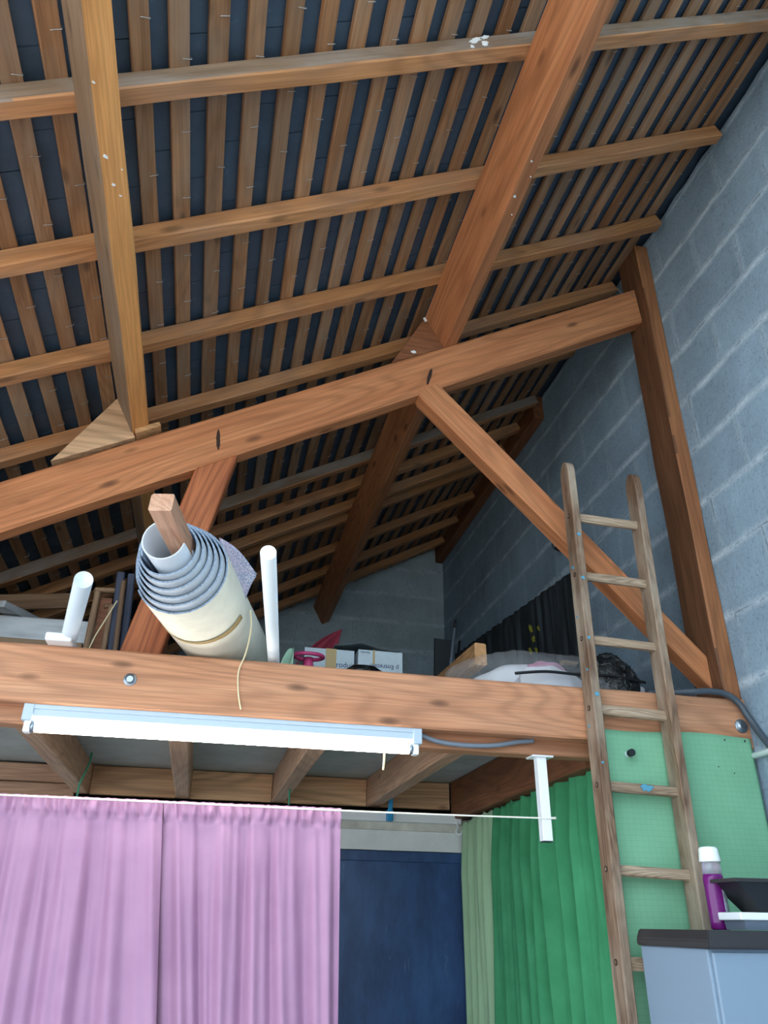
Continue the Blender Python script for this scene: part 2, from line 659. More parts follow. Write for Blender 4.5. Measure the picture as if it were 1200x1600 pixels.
def blob(name, center, normal, size, mat, parent, aspect=1., thick=.0015, seed=0, xdir=None, rag=.6):
    """A thin irregular splash of paint or dirt lying on a surface."""
    rnd = random.Random(seed)
    n = 18
    m = frame(center, center + (xdir or normal.orthogonal()).normalized(), normal)
    bm = bmesh.new()
    lo, hi = [], []
    for k in range(n):
        a = 2 * math.pi * k / n
        r = size * (1.2 - rag + rag * rnd.random()) / 1.2
        x, y = r * math.cos(a), r * math.sin(a) * aspect
        lo.append(bm.verts.new((x, y, -.001)))
        hi.append(bm.verts.new((x * .93, y * .93, thick)))
    bm.faces.new(hi)
    bm.faces.new(lo[::-1])
    for k in range(n):
        bm.faces.new((lo[k], lo[(k + 1) % n], hi[(k + 1) % n], hi[k]))
    o = link(name, bm, mat)
    o.parent = parent
    # the parent may be turned, so bring the patch into its space
    o.matrix_basis = world_of(parent).inverted() @ m
    return o


def world_of(o):
    m = o.matrix_basis.copy() if o.parent is None else world_of(o.parent) @ o.matrix_basis
    return m


def sheet(name, fn, nu, nv, mat, origin, parent=None, thick=.0015):
    bm = bmesh.new()
    g = [[bm.verts.new(fn(i / nu, j / nv) - origin) for j in range(nv + 1)] for i in range(nu + 1)]
    for i in range(nu):
        for j in range(nv):
            bm.faces.new((g[i][j], g[i + 1][j], g[i + 1][j + 1], g[i][j + 1])).smooth = True
    off = origin - (parent_origin(parent) if parent else Vector())
    o = link(name, bm, mat, parent, loc=off)
    if thick:
        md = o.modifiers.new('thickness', 'SOLIDIFY')
        md.thickness = thick
        md.offset = 0
    return o


# ------------------------------------------------------------------ the setting
XL = -2.8
YF = -.35
YE = .86                                    # front edge of the roof, cut back out of view to let skylight in


def slab(name, lo, hi, mat):
    bm = bmesh.new()
    c = Vector(((lo[0] + hi[0]) / 2, (lo[1] + hi[1]) / 2, 0))
    bm_box(bm, lo[0] - c.x, hi[0] - c.x, lo[1] - c.y, hi[1] - c.y, lo[2], hi[2])
    return structure(link(name, bm, mat, loc=c))


slab('floor', (-9, -14, -.1), (9, 6.65, 0), M['floor'])


def wall_right():
    bm = bmesh.new()
    n = 150
    top, bot = [], []
    y0, y1 = YF, 6.65
    zt = roof((WALL - R0.x + math.sin(TH) * .255) / math.cos(TH), 0, .255).z + .012
    prev = None
    for i in range(n + 1):
        y = y0 + (y1 - y0) * i / n
        z = zt + noise.noise(Vector((y * 9, 3, 1))) * .018 - .008
        col = [bm.verts.new(c) for c in ((WALL, y, 0), (WALL, y, z), (WALL + .04, y, z), (WALL + .04, y, zt + .075), (WALL + .2, y, zt + .075), (WALL + .2, y, 0))]
        if prev:
            for k in range(5):
                bm.faces.new((prev[k], col[k], col[k + 1], prev[k + 1]))
        else:
            bm.faces.new(col)
        prev = col
    bm.faces.new(prev[::-1])
    return structure(link('wall_right', bm, M['block_right']))


wall_right()


def wall_back():
    h = .262
    zr = lambda x: R0.z + (x - R0.x) * math.tan(TH) + h / math.cos(TH)
    bm = bmesh.new()
    pts = [(XL, 0), (WALL, 0), (WALL, zr(WALL)), (XL, zr(XL))]
    a = [bm.verts.new((x, 6.45, z)) for x, z in pts]
    b = [bm.verts.new((x, 6.65, z)) for x, z in pts]
    bm.faces.new(a)
    bm.faces.new(b[::-1])
    for i in range(4):
        bm.faces.new((a[i], b[i], b[(i + 1) % 4], a[(i + 1) % 4]))
    return structure(link('wall_back', bm, M['block_back']))


wall_back()
slab('wall_left', (XL - .2, 3.0, 0), (XL, 6.65, R0.z + (XL - R0.x) * math.tan(TH) + .27), M['block_right'])  # unseen wall, its near part left out to let light in


def wall_middle():
    """White partition under the loft with an opening for the blue door."""
    bm = bmesh.new()
    zt = 2.125
    for x0, x1, z0, z1 in ((XL, .62, 0, zt), (1.5, WALL, 0, zt), (.62, 1.5, 1.955, zt)):
        bm_box(bm, x0, x1, 4.4, 4.55, z0, z1)
    return structure(link('wall_middle', bm, M['render_wall']))


wall_middle()
# unseen wall added behind the camera to block light from the right
slab('light_blocker_front', (.62, YF - .2, 0), (WALL, YF, 4.9), M['block_back'])
# door: one flush leaf with a frame batten across its head
d = box('door_1', (.625, 4.41, .004), (1.495, 4.45, 1.953), M['blue_door'], bev=.003)
structure(d)
box('head_batten', (.627, 4.396, 1.90), (1.493, 4.409, 1.951), M['blue_door'], d, .003)
# raw timber strip of the lintel above the door
t = box('trim_1', (.62, 4.385, 2.055), (1.48, 4.399, 2.122), M['patchy_wood'])
structure(t)
loft = slab('floor_loft', (XL, 2.701, .726 + Z0), (WALL, 6.45, .748 + Z0), M['loft'])


def ceiling():
    """Slates seen from below, laid in overlapping staggered courses, with the next layer closing the gaps."""
    bm = bmesh.new()
    pitch, wd = .1077, .228
    for k in range(-38, 19):
        s0 = -.1776 + pitch * (k - .5) + .001
        off = (k % 2) * wd / 2 - .11
        j = -13
        while True:
            y0 = off + wd * j
            j += 1
            if y0 > 6.6:
                break
            if y0 < YE:
                continue
            a, b = random.uniform(-.0015, .0015), random.uniform(-.0015, .0015)
            g = random.uniform(.001, .0025)
            q = [(s0 - .06, y0 + g, .283 + a), (s0 - .06, y0 + wd - g, .283 + b), (s0 + .165, y0 + wd - g, .276 - a), (s0 + .165, y0 + g, .276 - b)]
            lo = [bm.verts.new(roof(s, y, h + (k % 3) * .0006)) for s, y, h in q]
            hi = [bm.verts.new(roof(s, y, h + .004 + (k % 3) * .0006)) for s, y, h in q]
            bm.faces.new(lo)
            bm.faces.new(hi[::-1])
            for i in range(4):
                bm.faces.new((lo[i], hi[i], hi[(i + 1) % 4], lo[(i + 1) % 4]))
    v = [bm.verts.new(roof(s, y, h)) for h in (.297, .32) for s, y in ((-4.4, YE), (-4.4, 6.65), (2.1, 6.65), (2.1, YE))]
    for f in ((0, 1, 2, 3), (4, 5, 6, 7), (0, 1, 5, 4), (1, 2, 6, 5), (2, 3, 7, 6), (3, 0, 4, 7)):
        bm.faces.new([v[i] for i in f])
    return structure(link('ceiling', bm, M['slate']))


ceiling()

# ------------------------------------------------------------------ roof timbers
# battens with slate hooks
hook_me = None


def hook_mesh():
    bm = bmesh.new()
    # wire wraps the up-slope edge of the batten and its point shows under it; local X along slope, Z normal
    pts = [Vector((.0285, 0, .018)), Vector((.0290, 0, .003)), Vector((.0272, -.0006, -.0022)), Vector((.016, -.0030, -.0034)), Vector((.001, -.0065, -.0060))]
    bm_tube(bm, smooth_path(pts, 3), .0013, 5)
    me = bpy.data.meshes.new('slate_hook')
    bmesh.ops.recalc_face_normals(bm, faces=bm.faces[:])
    bm.to_mesh(me)
    bm.free()
    me.materials.append(M['hook'])
    return me


hook_me = hook_mesh()
PITCH = .1077
ORD = ['first', 'second', 'third', 'fourth', 'fifth', 'sixth', 'seventh', 'eighth', 'ninth', 'tenth', 'eleventh', 'twelfth', 'thirteenth', 'fourteenth', 'fifteenth', 'sixteenth']
S1, S2 = -1.095, .362                       # centres of the two purlins
ks = list(range(-17, 18))
cent = {k: -.1776 + PITCH * k for k in ks}
left = [k for k in ks if cent[k] < S1][::-1]
mid = [k for k in ks if S1 <= cent[k] < S2]
right = [k for k in ks if cent[k] >= S2]
lab = {}
for i, k in enumerate(left):
    lab[k] = 'thin roofing batten over slates, %s to the left of the left golden purlin' % ORD[i]
for i, k in enumerate(mid):
    lab[k] = 'thin roofing batten over slates, %s to the right of the left golden purlin' % ORD[i]
for i, k in enumerate(right):
    lab[k] = 'thin roofing batten over slates, %s to the right of the right purlin' % ORD[i]
for k in ks:
    s = cent[k] + random.uniform(-.003, .003)
    w = .052 + random.uniform(-.003, .004)
    p0, p1 = roof(s, .88, .2635), roof(s + random.uniform(-.008, .008), 6.44, .2635)
    o = bar('roofing_batten', p0, p1, w, .017, M['batten'], N, seg=26, jit=.0012, cham=.002)
    tag(o, lab[k], 'batten', 'roofing battens under the slates')
    inv = o.matrix_basis.inverted()
    par = (k + 1) % 2
    ph = .06 + par * .114
    y = ph + .228 * 3
    while y < 5.6:
        if y > .95:
            h = bpy.data.objects.new('slate_hook', hook_me)
            COL.objects.link(h)
            h.parent = o
            wm = Matrix((U, Vector((0, 1, 0)), N)).transposed().to_4x4()
            wm.translation = roof(s + random.uniform(-.003, .003), y + random.uniform(-.012, .012), .2551)
            h.matrix_basis = inv @ wm @ Matrix.Rotation(random.uniform(-.15, .15), 4, 'Z')
        y += .228

# chevrons (common rafters) across the purlins
CH = [1.38, 1.895, 2.40, 2.89, 3.42, 3.96, 4.28, 4.59, 4.775, 5.30, 5.755, 6.17]
chl = ['nearest common rafter, high across the top, with a white dropping beside the right purlin',
       'second common rafter from the top, dry grey brown pine',
       'third common rafter from the top, above the principal rafter with a clear gap',
       'fourth common rafter from the top, dusty, just above the principal rafter',
       'dark common rafter tucked close below the back of the principal rafter',
       'grey topped common rafter, first clear one below the principal rafter',
       'brown common rafter, second clear one below the principal rafter',
       'common rafter of a close pair behind the loft, the upper one of the two',
       'common rafter of a close pair behind the loft, the lower one of the two',
       'common rafter below the close pair, behind the white pipe',
       'common rafter low down near the block end wall, second from the wall',
       'lowest and farthest common rafter next to the block end wall']
for i, y in enumerate(CH):
    sR = (WALL - .036 - R0.x) / math.cos(TH) + .10 if y < 3.9 else (1.893 - R0.x) / math.cos(TH) + .12
    tw = random.uniform(-.012, .012)
    o = bar('common_rafter', roof(-2.75, y - .028 + tw, .222), roof(sR, y - .028 - tw, .222), .055, .064, M['chevron'], N, seg=30, jit=.002, cham=.004)
    if i in (0, 5):
        side_material(o, M['chevron_face'], lambda n: n.y < -.85)
    tag(o, chl[i], 'rafter', 'common rafters under the battens')
    if i == 0:
        for c, sz, a, sd in ((roof(.13, y - .0610, .232), .034, .4, 3), (roof(.155, y - .0610, .215), .017, .8, 5), (roof(.10, y - .0610, .205), .009, 1., 8), (roof(.175, y - .0610, .243), .02, .5, 11)):
            blob('dropping', c, Vector((0, -1, 0)), sz, M['dirt'], o, a, seed=sd)

# purlins
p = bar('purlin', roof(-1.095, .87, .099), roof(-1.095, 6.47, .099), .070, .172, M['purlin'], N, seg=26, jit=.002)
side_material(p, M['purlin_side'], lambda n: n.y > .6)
for k, (s_, y_, z_) in enumerate(((-1.112, 1.376, .011), (-1.10, 1.462, .009), (-1.085, 1.50, .006), (-1.12, 1.18, .006), (-1.075, 1.42, .005))):
    blob('dropping', roof(s_, y_, .0122), -N, z_, M['dirt'], p, .5, seed=90 + k, thick=.0008)
tag(p, 'square golden pine purlin coming down at the upper left', 'beam')
p = bar('purlin', roof(.362, .87, .098), roof(.362, 6.47, .098), .076, .19, M['rafter'], N, seg=26, jit=.002)
for k, (s_, y_, z_) in enumerate(((.345, 1.77, .012), (.38, 1.69, .007), (.35, 1.62, .008), (.372, 1.86, .006))):
    blob('dropping', roof(s_, y_, .0022), -N, z_, M['dirt'], p, .5, seed=97 + k, thick=.0008)
tag(p, 'broad orange pine purlin running from top right to the back wall', 'beam')
p = bar('ridge_beam', P(1.938, 3.98, 3.175), P(1.938, 6.45, 3.175), .074, .19, M['dark_beam'], seg=10)
tag(p, 'dark beam high against the block wall at the far right of the roof', 'beam')

# truss
YR0, YR1 = 2.62, 2.695


def rtop(x):
    return 2.198 + (x - .5528) * .571


TR = math.atan(.571)                        # the rafter lies a touch steeper than the roof
NR = Vector((-math.sin(TR), 0, math.cos(TR)))


RW = .197                                   # depth of the principal rafter across the slope
a0 = Vector((-1.60, 2.6575, rtop(-1.60) + Z0)) - NR * RW / 2
a1 = Vector((1.849, 2.6575, rtop(1.849) + Z0)) - NR * RW / 2
o = bar('principal_rafter', a0, a1, .075, RW, M['rafter'], NR, seg=40, jit=.0015, cham=.008, cut1=.50)
tag(o, 'long orange pine principal rafter sloping up from the left edge to the corner post', 'beam')
for k, (xa, za, xb, zb) in enumerate(((-.124, 1.748, -.110, 1.628), (.775, 2.222, .750, 2.12))):
    blob('mortise_slot', P((xa + xb) / 2, 2.6195, (za + zb) / 2), Vector((0, -1, 0)), .058, M['slot'], o, .16, seed=k + 60, xdir=Vector((xb - xa, 0, zb - za)), rag=.25)

for (x, z) in ((1.796, 2.925), (1.868, 2.915)):
    q = tube('nail', [P(x, 2.6185, z + .02), P(x + .004, 2.6165, z), P(x + .007, 2.613, z - .018)], .0022, M['hook'], n=6)
    q.parent = o
    q.matrix_basis = o.matrix_basis.inverted() @ Matrix.Translation(P(x, 2.6185, z + .02))

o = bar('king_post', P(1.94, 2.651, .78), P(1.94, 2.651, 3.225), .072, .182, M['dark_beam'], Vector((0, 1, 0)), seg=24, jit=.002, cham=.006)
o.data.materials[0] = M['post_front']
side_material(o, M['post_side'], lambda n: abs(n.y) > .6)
tag(o, 'tall reddish brown corner post standing against the block wall', 'post')
# strut to the right: foot cut against the post, head under the rafter
o = prism('strut', [(1.902, .83 + Z0), (1.902, .966 + Z0), (.802, 2.141 + Z0), (.70, 2.085 + Z0), (.722, 2.045 + Z0)], YR0 - .002, YR1, M['strut'], bev=.005)
turn_grain(o, math.radians(-46.9))
tag(o, 'diagonal brace falling right from the principal rafter to the foot of the corner post', 'brace')
o.data.materials[0] = M['rafter']
o = prism('strut', [(-.356, .731 + Z0), (-.222, .731 + Z0), (-.034, 1.634 + Z0), (-.188, 1.547 + Z0)], YR0 - .002, YR1, M['strut'], bev=.005)
turn_grain(o, math.radians(78.2))
tag(o, 'reddish diagonal brace rising behind the carpet roll to the principal rafter', 'brace')
# cleats and wedge
o = prism('purlin_cleat', [(-.430, 1.655 + Z0), (-.525, 1.828 + Z0), (-.712, 1.502 + Z0)], 2.622, 2.693, M['dark_beam'], bev=.003)
o.data.materials[0] = M['block']
tag(o, 'triangular wooden cleat wedged against the left golden purlin', 'cleat')
o = prism('purlin_cleat', [(.843, 2.362 + Z0), (.766, 2.557 + Z0), (.588, 2.222 + Z0)], 2.622, 2.693, M['dark_beam'], bev=.003)
tag(o, 'triangular white spattered cleat wedged against the right purlin', 'cleat')
for c, sz, sd in ((P(.757, 2.6215, 2.51), .02, 2), (P(.69, 2.6215, 2.30), .014, 4), (P(.775, 2.6215, 2.535), .012, 6)):
    blob('dropping', c, Vector((0, -1, 0)), sz, M['dirt'], o, seed=sd)
o = prism('shim', [(-.428, 1.657 + Z0), (-.340, 1.708 + Z0), (-.349, 1.726 + Z0), (-.436, 1.680 + Z0)], 2.60, 2.70, M['offcut'], bev=.001)
tag(o, 'small pale wedge under the foot of the left golden purlin', 'wedge')

# loft edge
o = bar('tie_beam', P(XL, 2.5875, .686), P(WALL - .002, 2.5875, .686), .075, .188, M['beam'], seg=40, jit=.0015, cham=.006)
tag(o, 'long front beam of the loft above the strip light, bolted pinkish pine', 'beam')
bolt = lathe('bolt', [(.021, 0), (.021, .002), (.019, .003), (.0125, .0032), (.012, .0095), (.010, .011)], M['steel'], Vector((0, 0, 0)), n=6 * 4)
bolt.parent = o
bolt.matrix_basis = o.matrix_basis.inverted() @ (Matrix.Translation(P(-.284, 2.550, .686)) @ Matrix.Rotation(math.pi / 2, 4, 'X'))
plate = lathe('bolt', [(.026, 0), (.026, .003), (.022, .005), (.012, .006), (.011, .012)], M['steel'], Vector((0, 0, 0)))
plate.parent = o
plate.matrix_basis = o.matrix_basis.inverted() @ (Matrix.Translation(P(1.938, 2.5495, .676)) @ Matrix.Rotation(math.pi / 2, 4, 'X'))
o = bar('ledger_beam', P(XL, 2.664, .634), P(1.90, 2.664, .634), .074, .182, M['beam'], seg=30, cham=.005)
tag(o, 'second beam bolted behind and a little lower than the loft front beam', 'beam')
jl = {-.635: 'floor joist under the loft by the left green cord', -.122: 'floor joist under the loft behind the middle of the strip light',
      .385: 'floor joist under the loft behind the right part of the strip light', .912: 'floor joist under the loft by the blue clamp'}
for x, l in jl.items():
    o = bar('floor_joist', P(x, 2.702, .650), P(x, 4.42, .650), .072, .150, M['joist'], seg=8)
    tag(o, l, 'joist', 'joists under the loft floor')
o = bar('trimmer_beam', P(1.398, 2.702, .6235), P(1.398, 4.398, .6235), .074, .202, M['dark_beam'], seg=8)
tag(o, 'dark brown beam running back above the green curtain', 'beam')
for x0, x1, l in ((-.597, -.160, 'pale blocking board between joists, right of the left green cord'), (-.084, .347, 'knotty blocking board between joists, in the middle'),
                  (.423, .874, 'blocking board between joists, left of the blue clamp'), (.95, 1.359, 'reddish blocking board beside the dark brown beam')):
    o = bar('blocking_board', P(x0, 4.437, .650), P(x1, 4.437, .650), .03, .146, M['block'], seg=4)
    tag(o, l, 'board', 'blocking boards between the joists')
for z, dz, l in ((.672, .09, 'upper of two planks between joists at far left'), (.578, .09, 'lower of two planks between joists at far left')):
    o = bar('blocking_board', P(-1.6, 4.437, z), P(-.673, 4.437, z), .03, dz, M['joist'], seg=4)
    tag(o, l, 'board', 'blocking boards between the joists')

# ------------------------------------------------------------------ strip light and its wiring
lamp = empty('strip_light', P(.055, 2.585, .593), 'lit white fluorescent strip light fixed under the front beam', 'lamp')


def lamp_body():
    bm = bmesh.new()
    prof = [(-.024, 0), (-.024, -.014), (-.020, -.017), (-.020, -.036), (-.012, -.044), (.012, -.044), (.020, -.036), (.020, -.017), (.024, -.014), (.024, 0)]
    a = [bm.verts.new((-.61, y, z)) for y, z in prof]
    b = [bm.verts.new((.61, y, z)) for y, z in prof]
    n = len(prof)
    bm.faces.new(a)
    bm.faces.new(b[::-1])
    for i in range(n):
        bm.faces.new((a[i], b[i], b[(i + 1) % n], a[(i + 1) % n]))
    return bm


link('housing', lamp_body(), M['lamp_body'], lamp)
for s in (-1, 1):
    bm = bmesh.new()
    x = s * .6255
    bm_box(bm, x - .0155, x + .0155, -.0265, .0265, -.052, 0, .003)
    cap = link('end_cap', bm, M['lamp_body'], lamp)
    bm = bmesh.new()
    x = s * .622
    bm_box(bm, x - .010, x + .010, -.017, .017, -.086, -.050, .004)
    link('lamp_holder', bm, M['white'], cap)
bm = bmesh.new()
bm_tube(bm, [Vector((-.60, 0, -.0665)), Vector((.60, 0, -.0665))], .0165, 20)
link('tube', bm, M['tube'], lamp)
for s in (-1, 1):
    bm = bmesh.new()
    bm_tube(bm, [Vector((s * .60, 0, -.0665)), Vector((s * .613, 0, -.0665))], .0168, 16)
    link('tube_cap', bm, M['steel'], lamp)
tube('pull_cord', [P(.569, 2.578, .52), P(.568, 2.578, .49), P(.565, 2.578, .452)], .0035, M['cream_cord'], lamp, n=8)
o = tube('conduit', [P(.695, 2.600, .583), P(.76, 2.600, .562), P(.86, 2.600, .554), P(.97, 2.600, .560), P(1.06, 2.603, .578), P(1.12, 2.608, .586)], .0085, M['conduit'])
tag(o, 'grey conduit sagging from the strip light to the crack in the beam', 'conduit')

o = tube('cable', [P(1.60, 2.60, .79), P(1.75, 2.545, .792), P(1.82, 2.537, .797), P(1.885, 2.532, .79), P(1.93, 2.525, .757), P(1.952, 2.515, .70), P(1.962, 2.48, .63), P(1.964, 2.42, .555), P(1.964, 2.30, .45)], .0125, M['dark_conduit'])
tag(o, 'dark grey cable conduit bending over the beam end onto the block wall', 'cable')
o = pipe('pipe', P(1.955, 2.535, .566), P(1.955, 1.9, .566), .011, .002, M['white'])
tag(o, 'short white pipe on the block wall beside the mint sheet', 'pipe')

# white square stub hanging under the beam
st = empty('hanging_stub', P(1.163, 2.66, .543), 'white square tube with a flange hanging under the loft beam', 'bracket')
bm = bmesh.new()
bm_box(bm, -.040, .040, -.032, .032, -.006, 0, .001)
link('flange', bm, M['white_metal'], st)
bm = bmesh.new()
bm_box(bm, -.0175, .0175, -.0175, .0175, -.283, -.004, .002)
link('square_tube', bm, M['white_metal'], st)
bm = bmesh.new()
bm_box(bm, -.0165, .0165, -.0165, .0165, -.286, -.2825, 0)
link('end_plug', bm, M['black'], st)
o = tube('string', [P(-2.7, 2.66, .327), P(-.6, 2.66, .333), P(.5, 2.657, .330), P(1.143, 2.640, .332), P(1.168, 2.638, .333), P(1.200, 2.648, .337)], .0028, M['string'], n=8)
tag(o, 'taut white string carrying the mauve curtains, tied to the white hanging tube', 'string')


# ------------------------------------------------------------------ curtains
def fold(x, z, seed, amp):
    n = noise.noise
    a = math.sin(x * 128 + 3.2 * n(Vector((x * 6, z * .7, seed))) + seed)
    b = math.sin(x * 58 + 3.4 * n(Vector((x * 4, z * .45, seed + 3))) + seed * 2)
    c = math.sin(x * 230 + 4 * n(Vector((x * 9, z * 1.5, seed + 7))))
    d = n(Vector((x * 9, z * 1.1, seed + 12)))
    return amp * (.34 * a + .75 * b + .16 * c * max(0, 1 - z * 2.2) + .9 * d)


def mauve(name, x0, x1, seed, la, lb, label):
    org = P((x0 + x1) / 2, 2.69, -1.55)
    zt, zb = .340, -1.55

    def fn(u, v):
        z = zt + (zb - zt) * (v ** 1.35)
        dn = zt - z
        x = x0 + (x1 - x0) * u + (la * (1 - u) + lb * u ** 3) * dn + .012 * dn * math.sin(u * math.pi * 3)
        xs = x0 + (x1 - x0) * u - .02 * dn
        ramp = min(1., max(0., (dn - .055) / .22))
        y = 2.686 + fold(xs, dn, seed, .006 + .012 * ramp)
        if dn < .055:                       # gathered heading above the stitch line
            y = 2.680 + .006 * math.sin(xs * 210 + 3 * noise.noise(Vector((xs * 30, dn * 20, seed)))) + .004 * math.sin(xs * 95 + seed)
        y += .006 * math.exp(-((dn - .052) / .007) ** 2)
        if x0 > -1.:                        # the inner edge turns back behind the left panel
            y += .040 * math.exp(-u / .030)
        return P(x, y, z)
    o = sheet(name, fn, int((x1 - x0) * 560), 80, M['purple_curtain'], org, thick=.001)
    return tag(o, label, 'curtain', 'mauve curtains on the string')


mauve('curtain', -1.55, -.134, 1.3, -.05, .118, 'mauve curtain at lower left, left of the dark slit between the two')
mauve('curtain', -.150, .446, 4.1, .135, .028, 'narrow mauve curtain between the dark slit and the blue door')


def side_curtain(name, y0, y1, mat, seed, label, amp, xoff, zt0, zt1, freq):
    org = P(1.42, (y0 + y1) / 2, -1.55)

    def fn(u, v):
        y = y0 + (y1 - y0) * u
        zt = zt0 + (zt1 - zt0) * u + .006 * math.sin(y * 90)
        z = zt + (-1.55 - zt) * v ** 1.3
        dn = zt - z
        r = .35 + .65 * min(1, dn / .25)
        w = math.sin(y * freq + 2.2 * noise.noise(Vector((y * 3, dn * .5, seed))) + seed)
        w2 = math.sin(y * freq * 2.3 + 3 * noise.noise(Vector((y * 5, dn * .8, seed + 5))))
        return P(1.415 + xoff + amp * r * (w + .35 * w2) + .012 * noise.noise(Vector((y * 2, dn, seed))), y + .02 * dn * math.sin(y * 5 + seed), z)
    o = sheet(name, fn, int(abs(y1 - y0) * 170), 46, mat, org, thick=.001)
    return tag(o, label, 'curtain')


side_curtain('curtain', 2.66, 3.87, M['green_curtain'], 2.2, 'deep green pleated curtain on the rod behind the ladder', .040, .0, .548, .508, 50)
side_curtain('curtain', 3.85, 4.375, M['pale_green'], .7, 'pale green pleated curtain beside the blue door', .020, -.014, .509, .497, 52)
rod = empty('curtain_rod', P(1.445, 2.50, .535), 'grey curtain rod with black ends poking past the ladder', 'rod')
pipe('rod_tube', P(1.445, 2.505, .545), P(1.445, 4.39, .500), .011, .0015, M['grey_pipe'], rod, n=16)
bm = bmesh.new()
bm_tube(bm, [P(1.445, 2.503, .545) - rod.location, P(1.445, 2.522, .5445) - rod.location], .0125, 16)
link('end_cap', bm, M['black'], rod)


def mint(u, v):
    x0 = 1.320 - .018 * v
    x = x0 + (1.957 - x0) * u
    z = .632 - .006 * math.sin(u * 7) + (-1.5 - .632) * v
    dn = .63 - z
    y = 2.541 + .010 * math.sin(x * 16 + 1.5 * noise.noise(Vector((x * 3, z * 1.2, 2)))) * min(1, dn * 2.) * (1 - u * .7) + .006 * noise.noise(Vector((x * 5, z * 2, 5))) * min(1, dn * 4)
    return P(x + .004 * noise.noise(Vector((0, z * 3, 1))), y - .003, z)


o = sheet('sheet', mint, 60, 60, M['sheet'], P(1.61, 2.54, -1.5), thick=.001)
tag(o, 'mint green checked sheet stapled to the beam behind the ladder', 'sheet')
for (x, z, s) in ((1.846, .618, .004), (1.93, .618, .005), (1.86, .50, .0035), (1.868, .18, .008), (1.80, .52, .003)):
    blob('hole', P(x, 2.5355, z), Vector((0, -1, 0)), s, M['black'], o, .6, seed=int(x * 1000))

# rail above the door with clamp and hook
rail = box('rail', (.45, 4.335, .495 + Z0), (1.40, 4.384, .545 + Z0), M['white_metal'])
tag(rail, 'white rail on the wall above the blue door', 'rail')
hk = tube('hook', [P(1.372, 4.332, .502), P(1.373, 4.325, .475), P(1.36, 4.315, .452), P(1.372, 4.305, .436), P(1.390, 4.303, .446), P(1.392, 4.303, .458)], .006, M['white'])
tag(hk, 'white plastic hook under the right end of the rail', 'hook')
o = empty('clamp', P(.985, 4.32, .52), 'bright blue plastic clamp on the rail above the door', 'clamp')
bm = bmesh.new()
bm_box(bm, -.017, .017, -.022, .012, -.028, .03, .004)
link('jaw', bm, M['cyan'], o)
bm = bmesh.new()
bm_box(bm, -.012, .012, -.018, -.006, .026, .095, .003)
q = link('handle', bm, M['cyan'], o)
q.rotation_euler = (0, .06, 0)
o = tube('cord', [P(-.555, 3.95, .70), P(-.556, 3.93, .64), P(-.578, 3.92, .555), P(-.580, 3.92, .50), P(-.60, 3.91, .478)], .005, M['green_cord'])
tag(o, 'green cord hanging from the joist at left, above the mauve curtain', 'cord', 'green cords under the joists')
o = tube('cord', [P(.395, 3.92, .575), P(.392, 3.90, .545), P(.393, 3.90, .50)], .005, M['green_cord'])
tag(o, 'short green cord hanging from the joist at middle right', 'cord', 'green cords under the joists')

# ------------------------------------------------------------------ ladder
lad = empty('ladder', P(1.45, 2.46, -1.6), 'old weathered wooden ladder with blue paint spots leaning on the loft beam', 'ladder')
LB = Vector((1.337, 2.502, 1.466 + Z0))
RB = Vector((1.596, 2.493, 1.455 + Z0))
dL = Vector((-.0028, -.0012, -.26))
dR = Vector((-.0037, -.0010, -.26))


def stile(base, dd, top, side, mat):
    """Rounded-top stile; local X up along the stile, Y across, Z towards the wall."""
    p_top = base + Vector((side * .0165, 0, 0)) - dd * ((top - (base.z - Z0)) / .26)
    p_bot = base + Vector((side * .0165, 0, 0)) + dd * ((base.z) / .26)
    L = (p_top - p_bot).length
    bm = bmesh.new()
    secs = [(t / 30 * (L - .06), 1.) for t in range(31)]
    for k in range(1, 7):
        a = k / 6 * math.pi / 2
        secs.append((L - .06 + .06 * math.sin(a), max(math.cos(a), .18)))
    rings = []
    w, dp, c = .0165, .0385, .004
    for x, f in secs:
        j = .0016 * noise.noise(Vector((x * 5, side, 3)))
        fd = f
        prof = [(-w + c, -dp * fd), (w - c, -dp * fd), (w, -dp * fd + c * f), (w, dp * fd - c * f), (w - c, dp * fd), (-w + c, dp * fd), (-w, dp * fd - c * f), (-w, -dp * fd + c * f)]
        rings.append([bm.verts.new((x, y + j, z + j)) for y, z in prof])
    for i in range(len(rings) - 1):
        for k in range(8):
            bm.faces.new((rings[i][k], rings[i][(k + 1) % 8], rings[i + 1][(k + 1) % 8], rings[i + 1][k]))
    bm.faces.new(rings[0][::-1])
    bm.faces.new(rings[-1])
    o = link('stile', bm, mat, lad)
    o.matrix_basis = Matrix.Translation(-lad.location) @ frame(p_bot, p_top, Vector((0, 1, 0)))
    return o


sl = stile(LB, dL, 1.722, -1, M['ladder'])
sr = stile(RB, dR, 1.700, 1, M['ladder'])
rungs = []
for k in range(12):
    a, b = LB + dL * k + Vector((-.012, 0, 0)), RB + dR * k + Vector((.012, 0, 0))
    r = bar('rung', a, b, .022, .034, M['rung'], Vector((0, 0, 1)), lad, seg=8, jit=.0018, cham=.005)
    rungs.append(r)
    c = LB + dL * k + Vector((-.0335, 0, .002))
    bm = bmesh.new()
    bm_tube(bm, [Vector((0, 0, 0)), Vector((-.0022, 0, 0))], .0095, 14)
    w = link('rung_peg', bm, M['slot'])
    w.parent = sl
    w.matrix_basis = world_of(sl).inverted() @ Matrix.Translation(c + Vector((.0012, 0, 0)))
    bm = bmesh.new()
    bm_tube(bm, [Vector((0, 0, 0)), Vector((-.0026, 0, 0))], .0055, 12)
    w2 = link('peg_end', bm, M['ladder'], w)
SP = Vector((0, -1, 0))
